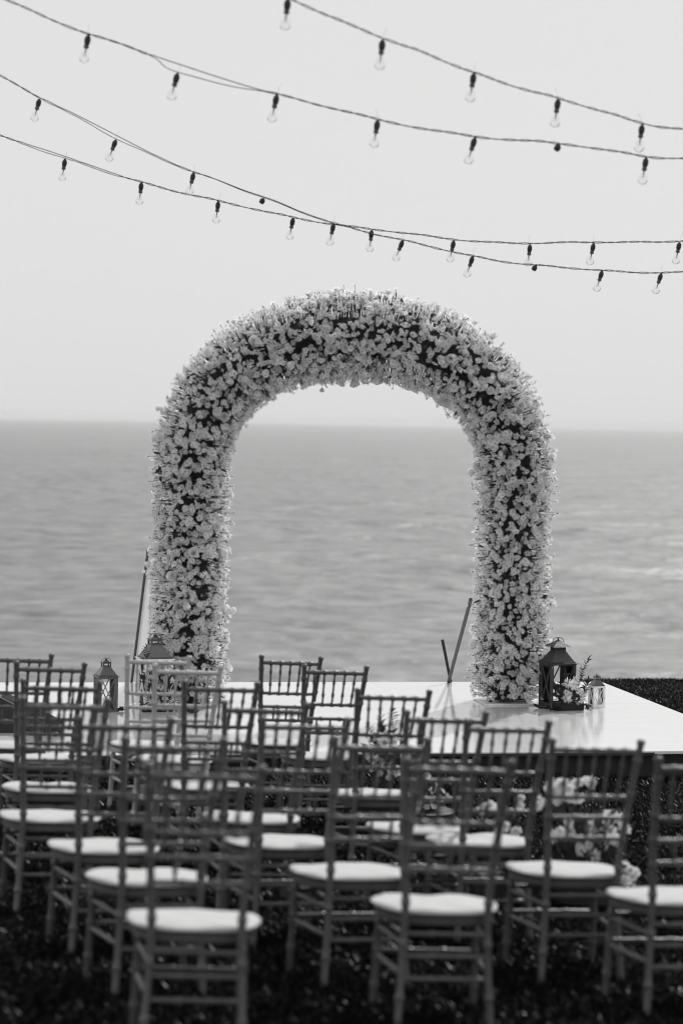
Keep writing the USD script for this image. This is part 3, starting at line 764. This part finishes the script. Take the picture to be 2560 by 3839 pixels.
leaf_pile('dark leaves lying on the deck between the two white lanterns', (1.665, 19.66, 0), 16, 31)
leaf_pile('dark leaves lying on the deck below the left arch leg', (2.23, 19.54, 0), 12, 32)
leaf_pile('dark leaves lying on the deck left of the dark lantern', (5.25, 19.76, 0), 14, 33)

# the black wedge speaker at the left of the stage
sp = thing('floor_speaker', 'black wedge shaped floor speaker on the left of the stage', 'speaker', (.42, 18.36, 0), rad(-4))
prof = np.array([(-.30, .004), (.70, .004), (.705, .03), (.22, .27), (-.08, .40), (-.30, .40)])
def prism(prof, y0, y1):
    n = len(prof); v = np.vstack([np.column_stack([prof[:, 0], np.full(n, y0), prof[:, 1]]), np.column_stack([prof[:, 0], np.full(n, y1), prof[:, 1]])])
    f = [[0, i, i + 1] for i in range(1, n - 1)] + [[n, n + i + 1, n + i] for i in range(1, n - 1)]
    for i in range(n): j = (i + 1) % n; f += [[i, n + i, n + j], [i, n + j, j]]
    return v, np.array(f)
v, f = prism(prof, 0, .42); MB().add(v, f).build('cabinet', M['speaker'], sp)
v, f = prism(np.array([(-.24, .17), (.10, .17), (.02, .30), (-.07, .355), (-.20, .37)]), -.006, -.0008); MB().add(v, f).build('side_panel', M['speaker_panel'], sp)
v, f = prism(np.array([(-.10, .19), (.16, .19), (.12, .24), (.0, .27)]), -.010, -.0065); MB().add(v, f).build('side_label', M['frame_white'], sp)
mb = MB()
for k in range(14):
    y = .03 + k * .028; mb.bar((.69, y, .045), (.235, y, .273), .006)
mb.build('grille', M['trim'], sp)
for y in (.02, .40):
    mb = MB().box((-.28, y - .015, 0), (.66, y + .015, .0035)); mb.build('runner', M['trim'], sp)

# ------------------------------------------------------------------ chairs
def turned(L, r, rings, k=1.5, n=10):
    """A turned bamboo-like stick of length L along z: a straight shaft with knuckles."""
    z = [(r * .9, 0)]
    for q in rings:
        z += [(r, q * L - .016), (r * k, q * L - .006), (r * k, q * L + .006), (r, q * L + .016)]
    z += [(r, L)]
    return [(.0005, 0)] + z + [(.0005, L)]


def stick(mb, a, b, r, rings=(), k=1.45, n=10):
    a, b = np.asarray(a, float), np.asarray(b, float); d = b - a
    mb.lathe(turned(np.linalg.norm(d), r, rings, k), n, a, d)
    return mb


def make_chair(path_name, mat, seed=0):
    """A chiavari chair facing +Y; origin on the ground between the rear legs."""
    x_ = UsdGeom.Xform.Define(stage, path_name); t = x_.GetPrim()
    TW, SW, FW = .1965, .158, .178                                     # half spans of the rear posts at top, seat and floor
    for s in (-1, 1):
        p = spline([(s * FW, -.035, 0), (s * (SW + .004), -.004, .25), (s * SW, 0, .43), (s * (SW + .014), -.022, .62), (s * TW, -.095, .925)], 8)
        r = np.full(len(p), .0155); zz = p[:, 2]
        for q in (.12, .30, .44, .55, .64, .73, .86): r = r * (1 + .28 * np.exp(-((zz - q) / .008) ** 2))
        pp = []; rr = []
        zs = np.unique(np.concatenate([np.linspace(0, .925, 26)] + [[q - .014, q - .006, q, q + .006, q + .014] for q in (.12, .30, .44, .55, .64, .73, .86)]))
        for z in zs:
            pp.append([np.interp(z, p[:, 2], p[:, k]) for k in (0, 1)] + [z]); b = max(math.exp(-((z - q) / .009) ** 2) for q in (.12, .30, .44, .55, .64, .73, .86)); rr.append(.0146 * (1 + .36 * b))
        m = MB(); v, f = tube(np.array(pp), np.array(rr), 10); m.add(v, f)
        e = np.array(pp[-1]); m.lathe([(.017, -.004), (.0185, .0), (.0185, .010), (.012, .016), (.0005, .017)], 10, e)
        m.build('rear_post', mat, t, smooth=50)
    post = lambda z, s: np.array([s * np.interp(z, [0, .25, .43, .62, .925], [FW, SW + .004, SW, SW + .014, TW]), np.interp(z, [0, .25, .43, .62, .925], [-.035, -.004, 0, -.022, -.095]), z])
    stick(MB(), post(.895, -1), post(.895, 1), .0115, [i / 6 for i in range(1, 6)], 1.3).build('top_rail', mat, t, smooth=50)
    for z in (.715, .635, .555):
        stick(MB(), post(z, -1), post(z, 1), .0095, [.33, .67] if z < .7 else [i / 6 for i in range(1, 6)], 1.35).build('back_rail', mat, t, smooth=50)
    for i in range(1, 6):
        u = i / 6 * 2 - 1; a, b = post(.715, 1), post(.895, 1)
        stick(MB(), (a[0] * u, a[1], a[2]), (b[0] * u, b[1], b[2]), .0068, [.3, .7], 1.45, 8).build('spindle', mat, t, smooth=50)
    for i in (-1, 0, 1):                                               # short struts between the two low rails
        u = i * .5; a, b = post(.555, 1), post(.635, 1); stick(MB(), (a[0] * u, a[1], a[2]), (b[0] * u, b[1], b[2]), .0065, [.5], 1.4, 8).build('spindle', mat, t, smooth=50)
    # seat frame: wide round-cornered front
    out = []
    for a in np.linspace(0, 2 * np.pi, 40, endpoint=False):
        c, s = math.cos(a), math.sin(a); x = math.copysign(abs(c) ** .55, c); y = math.copysign(abs(s) ** .55, s)
        w = .212 + .022 * (y + 1) / 2 - .035 * (y < 0) * abs(y); out.append((x * w, .185 + y * .175))
    out = np.array(out)

    def slab(z0, z1, k0, k1, m):
        c = out.mean(0); n = len(out); rings = []
        for z, k in ((z0, k0), (z0 + .004, k1), (z1 - .004, k1), (z1, k0)): rings.append(np.column_stack([(out - c) * k + c, np.full(n, z)]))
        v = np.vstack(rings + [[[*c, z0], [*c, z1]]]); f = []
        for r in range(3):
            for i in range(n): j = (i + 1) % n; f += [[r * n + i, r * n + j, (r + 1) * n + j], [r * n + i, (r + 1) * n + j, (r + 1) * n + i]]
        for i in range(n): j = (i + 1) % n; f += [[4 * n, j, i], [4 * n + 1, 3 * n + i, 3 * n + j]]
        return m.add(v, np.array(f))
    slab(.360, .394, .97, 1.0, MB()).build('seat', mat, t, smooth=40)
    m = MB(); c = out.mean(0); rings = []; N = len(out)
    for z, k in ((.3945, .93), (.397, 1.03), (.402, 1.07), (.408, 1.07), (.414, 1.03), (.418, .9), (.421, .6), (.420, .3)):
        q = (out - c) * k + c; rings.append(np.column_stack([q, z + (.0025 * np.sin((5 + seed) * np.arctan2(q[:, 1] - c[1], q[:, 0] - c[0]) + seed) + .003 * np.sin(q[:, 0] * 19 + seed * 2) * np.cos(q[:, 1] * 23 + seed)) * (z > .405)]))
    v = np.vstack(rings + [[[*c, .3945], [*c, .4195]]]); f = []
    for r in range(len(rings) - 1):
        for i in range(N): j = (i + 1) % N; f += [[r * N + i, r * N + j, (r + 1) * N + j], [r * N + i, (r + 1) * N + j, (r + 1) * N + i]]
    K = len(rings) * N
    for i in range(N): j = (i + 1) % N; f += [[K, j, i], [K + 1, (len(rings) - 1) * N + i, (len(rings) - 1) * N + j]]
    m.add(v, np.array(f)).build('cushion', M['cushion'], t, smooth=60)
    for s in (-1, 1):
        stick(MB(), (s * .200, .352, 0), (s * .190, .332, .359), .0145, (.28, .62, .9), 1.3).build('front_leg', mat, t, smooth=50)
    fl = lambda z, s: np.array([s * (.200 - .010 * z / .404), .352 - .02 * z / .404, z])
    for z in (.30, .20):
        for s in (-1, 1): stick(MB(), post(z, s), fl(z + .005, s), .0092, (.33, .67), 1.35).build('stretcher', mat, t, smooth=50)
    for z in (.335, .26, .185): stick(MB(), post(z, -1), post(z, 1), .0092, (.33, .67), 1.35).build('stretcher', mat, t, smooth=50)
    for z in (.32, .22): stick(MB(), fl(z, -1), fl(z, 1), .0092, (.33, .67), 1.35).build('stretcher', mat, t, smooth=50)
    return t


stage.CreateClassPrim('/World/chair_kinds')
SCALE = np.array([.9456, 1.02, 1.047])
for k in range(3): make_chair(f'/World/chair_kinds/grey_{k}', M['chair'], k)
make_chair('/World/chair_kinds/pale', M['chair_pale'], 3)
SCALE = np.ones(3)
CH = {
    (1, 1): (0.559, 14.007), (2, 1): (0.695, 13.237), (3, 1): (0.669, 11.791), (4, 1): (0.617, 10.642), (5, 1): (0.794, 9.677), (6, 1): (0.897, 8.828), (7, 1): (0.916, 7.866),
    (1, 2): (1.387, 14.269), (2, 2): (1.462, 13.397), (3, 2): (1.483, 12.069), (4, 2): (1.524, 10.745), (5, 2): (1.56, 9.926), (6, 2): (1.716, 9.075), (7, 2): (1.854, 8.285),
    (1, 3): (2.238, 14.642), (2, 3): (2.368, 13.809), (3, 3): (2.32, 11.846), (4, 3): (2.287, 10.5), (5, 3): (2.469, 10.09), (6, 3): (2.619, 9.237), (7, 3): (2.845, 8.57)}
ROWN = {1: 'front row nearest the stage', 2: 'second row from the stage', 3: 'third row from the stage', 4: 'fourth row from the stage', 5: 'fifth row from the stage', 6: 'sixth row from the stage', 7: 'last row nearest the viewer'}
COLN = {1: 'left', 2: 'middle', 3: 'right'}
YAW = {(7, 1): -4, (7, 2): -1, (6, 3): 5, (5, 3): 5, (4, 3): 8, (5, 1): 7, (6, 1): 9, (4, 1): 3, (4, 2): 0, (5, 2): 7, (6, 2): 8}
r5 = np.random.default_rng(5)
for (row, col), (x, y) in sorted(CH.items()):
    pale = (row, col) in ((1, 2), (2, 2))
    yw = rad(YAW.get((row, col), 4) + r5.normal(0, .5))
    z = GN; yv = np.array([-math.sin(yw), math.cos(yw), 0]); xv = np.cross(yv, z); xv /= np.linalg.norm(xv); yv = np.cross(z, xv)
    t = thing('banquet_chair', f"{'pale' if pale else 'grey'} slatted chair with white cushion, {COLN[col]} chair of the {ROWN[row]}", 'chair', (x, y, ground(x, y) + .003), np.stack([xv, yv, z], 1), group='banquet chairs in rows facing the arch')
    t.GetReferences().AddInternalReference('/World/chair_kinds/' + ('pale' if pale else f'grey_{(row * 2 + col) % 3}')); t.SetInstanceable(True)

# ------------------------------------------------------------------ aisle flowers
arrangement('aisle_flowers', 'white flowers and dark leaves on a black stand, just before the stage', (2.73, 13.8, ground(2.73, 13.8)), clusters([(-.016, -.03, .57, .05, 6, .9), (-.06, -.03, .46, .05, 6, .9), (.055, -.04, .49, .05, 6, .85), (.0, -.05, .38, .06, 5, .8)], 41), 60, (.13, .11), .62, pot='column', seed=41, low=.42, full=True, fsize=1.0,
            sprigs=[([(0, 0, .5), (-.03, 0, .6), (-.04, 0, .7)], .045), ([(.02, 0, .5), (.03, 0, .62), (.025, 0, .72)], .045), ([(-.05, 0, .48), (-.09, 0, .56), (-.11, 0, .64)], .045)])
arrangement('aisle_flowers', 'smaller white flower bunch low on the grass, right of the black stand', (2.94, 13.68, ground(2.94, 13.68)), clusters([(-.02, 0, .33, .055, 7, .85), (.045, -.01, .25, .05, 6, .85), (.0, -.03, .2, .05, 4, .8)], 42), 44, (.10, .09), .38, pot='bowl', seed=42, low=.13, full=True, fsize=1.0)
arrangement('aisle_flowers', 'largest bunch of white flowers, in a black bowl on the grass at the right', (3.17, 11.1, ground(3.17, 11.1)), clusters([(-.10, .03, .56, .075, 12, 1.15), (-.01, .03, .60, .045, 5, 1.05), (.105, .0, .37, .085, 13, 1.15), (.18, -.02, .17, .06, 7, 1.0), (-.14, -.02, .40, .06, 6, 1.0), (-.02, -.06, .28, .05, 4, .9)], 43), 110, (.19, .15), .54, pot='bowl', seed=43, low=.14, full=True, fsize=1.0)
arrangement('aisle_flowers', 'white flowers in a black bowl, left of the largest bunch and half behind a chair', (2.83, 11.25, ground(2.83, 11.25)), clusters([(.085, -.03, .49, .055, 7, .95), (-.13, 0, .46, .05, 5, .9), (-.02, -.03, .36, .06, 5, .9)], 44), 70, (.14, .12), .48, pot='bowl', seed=44, low=.14, full=True, fsize=1.0)

# ------------------------------------------------------------------ strings of bulbs
S = [
    ('topmost string of bulbs, crossing the upper right of the sky', .15,
     [(1.212, 11.249, 4.558), (1.769, 11.757, 4.465), (2.284, 11.966, 4.317), (2.836, 12.373, 4.235), (3.384, 12.680, 4.149), (3.951, 12.984, 4.086), (4.196, 13.042, 4.066), (4.893, 13.325, 4.051)],
     {1: 1, 2: 1, 3: 1, 4: 1, 5: 1}),
    ('second string of bulbs from the top, with a loose loop in its cable', .20,
     [(0.001, 12.892, 4.730), (0.461, 13.112, 4.613), (0.888, 13.234, 4.478), (1.226, 13.170, 4.361), (1.389, 13.240, 4.282), (1.928, 13.141, 4.180), (2.475, 13.142, 4.059), (3.029, 13.143, 3.997), (3.519, 13.157, 3.966), (4.021, 13.169, 3.923), (4.229, 13.132, 3.919), (4.775, 13.137, 3.925)],
     {2: 1, 4: 1, 5: 1, 6: 1, 7: 1, 8: 2, 9: 1}),
    ('third string of bulbs from the top at the left, steepest, with two empty sockets', .29,
     [(0.089, 15.827, 4.827), (0.513, 16.050, 4.626), (0.772, 16.101, 4.496), (1.285, 16.204, 4.256), (1.817, 16.306, 4.068), (2.316, 16.416, 3.910), (2.809, 16.425, 3.764), (3.315, 16.535, 3.659), (3.824, 16.543, 3.572), (4.269, 16.564, 3.522), (4.756, 16.579, 3.494), (5.196, 16.604, 3.502), (5.357, 16.575, 3.508), (5.977, 16.569, 3.540)],
     {2: 1, 3: 1, 4: 1, 5: 2, 6: 1, 7: 1, 8: 1, 9: 2, 10: 1, 11: 1}),
    ('lowest string of bulbs at the left, the one nearest the arch', .13,
     [(0.042, 17.146, 4.546), (0.551, 17.048, 4.344), (0.999, 16.963, 4.185), (1.522, 16.865, 4.041), (2.039, 16.769, 3.911), (2.559, 16.674, 3.815), (3.105, 16.575, 3.734), (3.657, 16.475, 3.680), (4.194, 16.380, 3.660), (4.617, 16.306, 3.670), (5.206, 16.203, 3.699), (5.772, 16.105, 3.743)],
     {2: 1, 3: 1, 4: 1, 5: 1, 6: 1, 7: 1, 8: 1, 9: 1, 10: 1})]
SOCK = [(.0005, 0), (.007, -.001), (.009, -.006), (.0155, -.016), (.0175, -.030), (.0155, -.046), (.0125, -.054), (.0005, -.0545)]
COLL = [(.0005, -.0546), (.0122, -.0546), (.0132, -.060), (.0145, -.072), (.0140, -.075), (.0005, -.0752)]
BULB = [(.0128, -.0753), (.0135, -.083), (.018, -.094), (.0245, -.106), (.0285, -.119), (.0288, -.130), (.025, -.142), (.0165, -.151), (.007, -.1545), (.0005, -.155)]
r8 = np.random.default_rng(8)
SKIP = {1: [4], 2: [3, 5], 3: [2]}                                     # bulbs that hang from a loop below the straight strand
for si, (label, tilt, pts, marks) in enumerate(S):
    t = thing('string_lights', label, 'string lights'); pts = np.array(pts)
    c = spline(pts, 40); L = np.r_[0, np.cumsum(np.linalg.norm(np.diff(c, axis=0), axis=1))]; n = int(L[-1] / .022); u = np.linspace(0, L[-1], n)
    c = np.column_stack([np.interp(u, L, c[:, k]) for k in range(3)])
    c[:, 2] += .006 * np.sin(u * 5.1 + si) + .004 * np.sin(u * 12.7)
    q = spline(np.delete(pts, SKIP.get(si, []), 0), 40); c0 = np.column_stack([c[:, 0]] + [np.interp(c[:, 0], q[:, 0], q[:, k]) for k in (1, 2)])
    c0[:, 2] = np.maximum(c0[:, 2] + .006 * np.sin(u * 5.1 + si), c[:, 2])
    gap = np.linalg.norm(c0 - c, axis=1); tw = np.clip(1 - gap / .012, 0, 1)
    tg = np.gradient(c, axis=0); tg /= np.linalg.norm(tg, axis=1, keepdims=True); sd = np.cross(tg, [0, 0, 1.]); sd /= np.linalg.norm(sd, axis=1, keepdims=True); up = np.cross(sd, tg)
    ph = u * 2 * np.pi / .17
    for k, (cc, sg) in enumerate(((c0, 1), (c, -1))):
        off = (sd * np.cos(ph)[:, None] + up * np.sin(ph)[:, None]) * (.0044 * sg * tw)[:, None]
        v, f = tube(cc + off, .0028 if k == 0 else .0025, 5); MB().add(v, f).build('cable', M['black'], t, smooth=60)
    d0 = np.array([-.98, -.17, 0]) * tilt
    for i, kind in marks.items():
        p = pts[i].copy(); k = np.argmin(np.linalg.norm(c - p, axis=1)); p = c[k] + [0, 0, -.004]
        d = np.array([0, 0, 1.]) - d0 * r8.uniform(.6, 1.5) + r8.normal(0, .03, 3)
        if kind == 2:                                                 # an empty socket, twisted up against the cable
            d = np.array([.5, 0, .8]); prof = [(a * 1.1, b * .75) for a, b in SOCK]; MB().lathe(prof, 12, p, d).build('socket', M['socket'], t, smooth=40); continue
        so = MB().lathe(SOCK, 14, p, d).build('socket', M['socket'], t, smooth=40)
        MB().lathe(COLL, 14, p, d).build('collar', M['collar'], so, smooth=40)
        MB().lathe(BULB, 20, p, d).build('bulb', M['glass'], so, smooth=80)
        dn = -d / np.linalg.norm(d); w = MB(); w.tube([p + dn * .076, p + dn * .112], [.0045, .002], 6)
        for sg in (-1, 1):
            w.tube([p + dn * .108, p + dn * .118 + np.array([sg * .010, 0, .002])], .0006, 4); w.tube([p + dn * .118 + np.array([sg * .010, 0, .002]), p + dn * .121], .0004, 4)
        w.build('filament', M['collar'], so)
        if r8.uniform() < .6:
            a = r8.normal(.25, .35); MB().tube([p + [0, 0, .004], p + np.array([math.sin(a) * .03, .01, .045]), p + np.array([math.sin(a) * .055, .02, .062])], .0013, 4).build('cable_tie', M['tie'], t)

# sprigs of weed at the cliff edge, seen over the back of the stage
r9 = np.random.default_rng(9); mb = MB()
for x, y in [(4.2, 22.6), (4.6, 22.5), (5.0, 22.55), (5.15, 22.4), (5.25, 22.6), (3.2, 22.6), (9.1, 29.4), (8.9, 29.5), (9.4, 29.7), (8.8, 29.2), (9.6, 29.7)]:
    z = ground(x, y)
    for k in range(4):
        hh = (.30 if y < 25 else .07) * r9.uniform(.75, 1.2); a = r9.uniform(0, 6.28); q = np.array([[x, y, z - .02], [x + .03 * math.cos(a), y, z + hh * .6], [x + .09 * math.cos(a), y + .05 * math.sin(a), z + hh]])
        mb.tube(q, [.0022, .0018, .0008], 3)
mb.build('weeds', M['grass'], label='thin weeds growing on the cliff edge behind the stage', cat='weeds', kind='stuff')
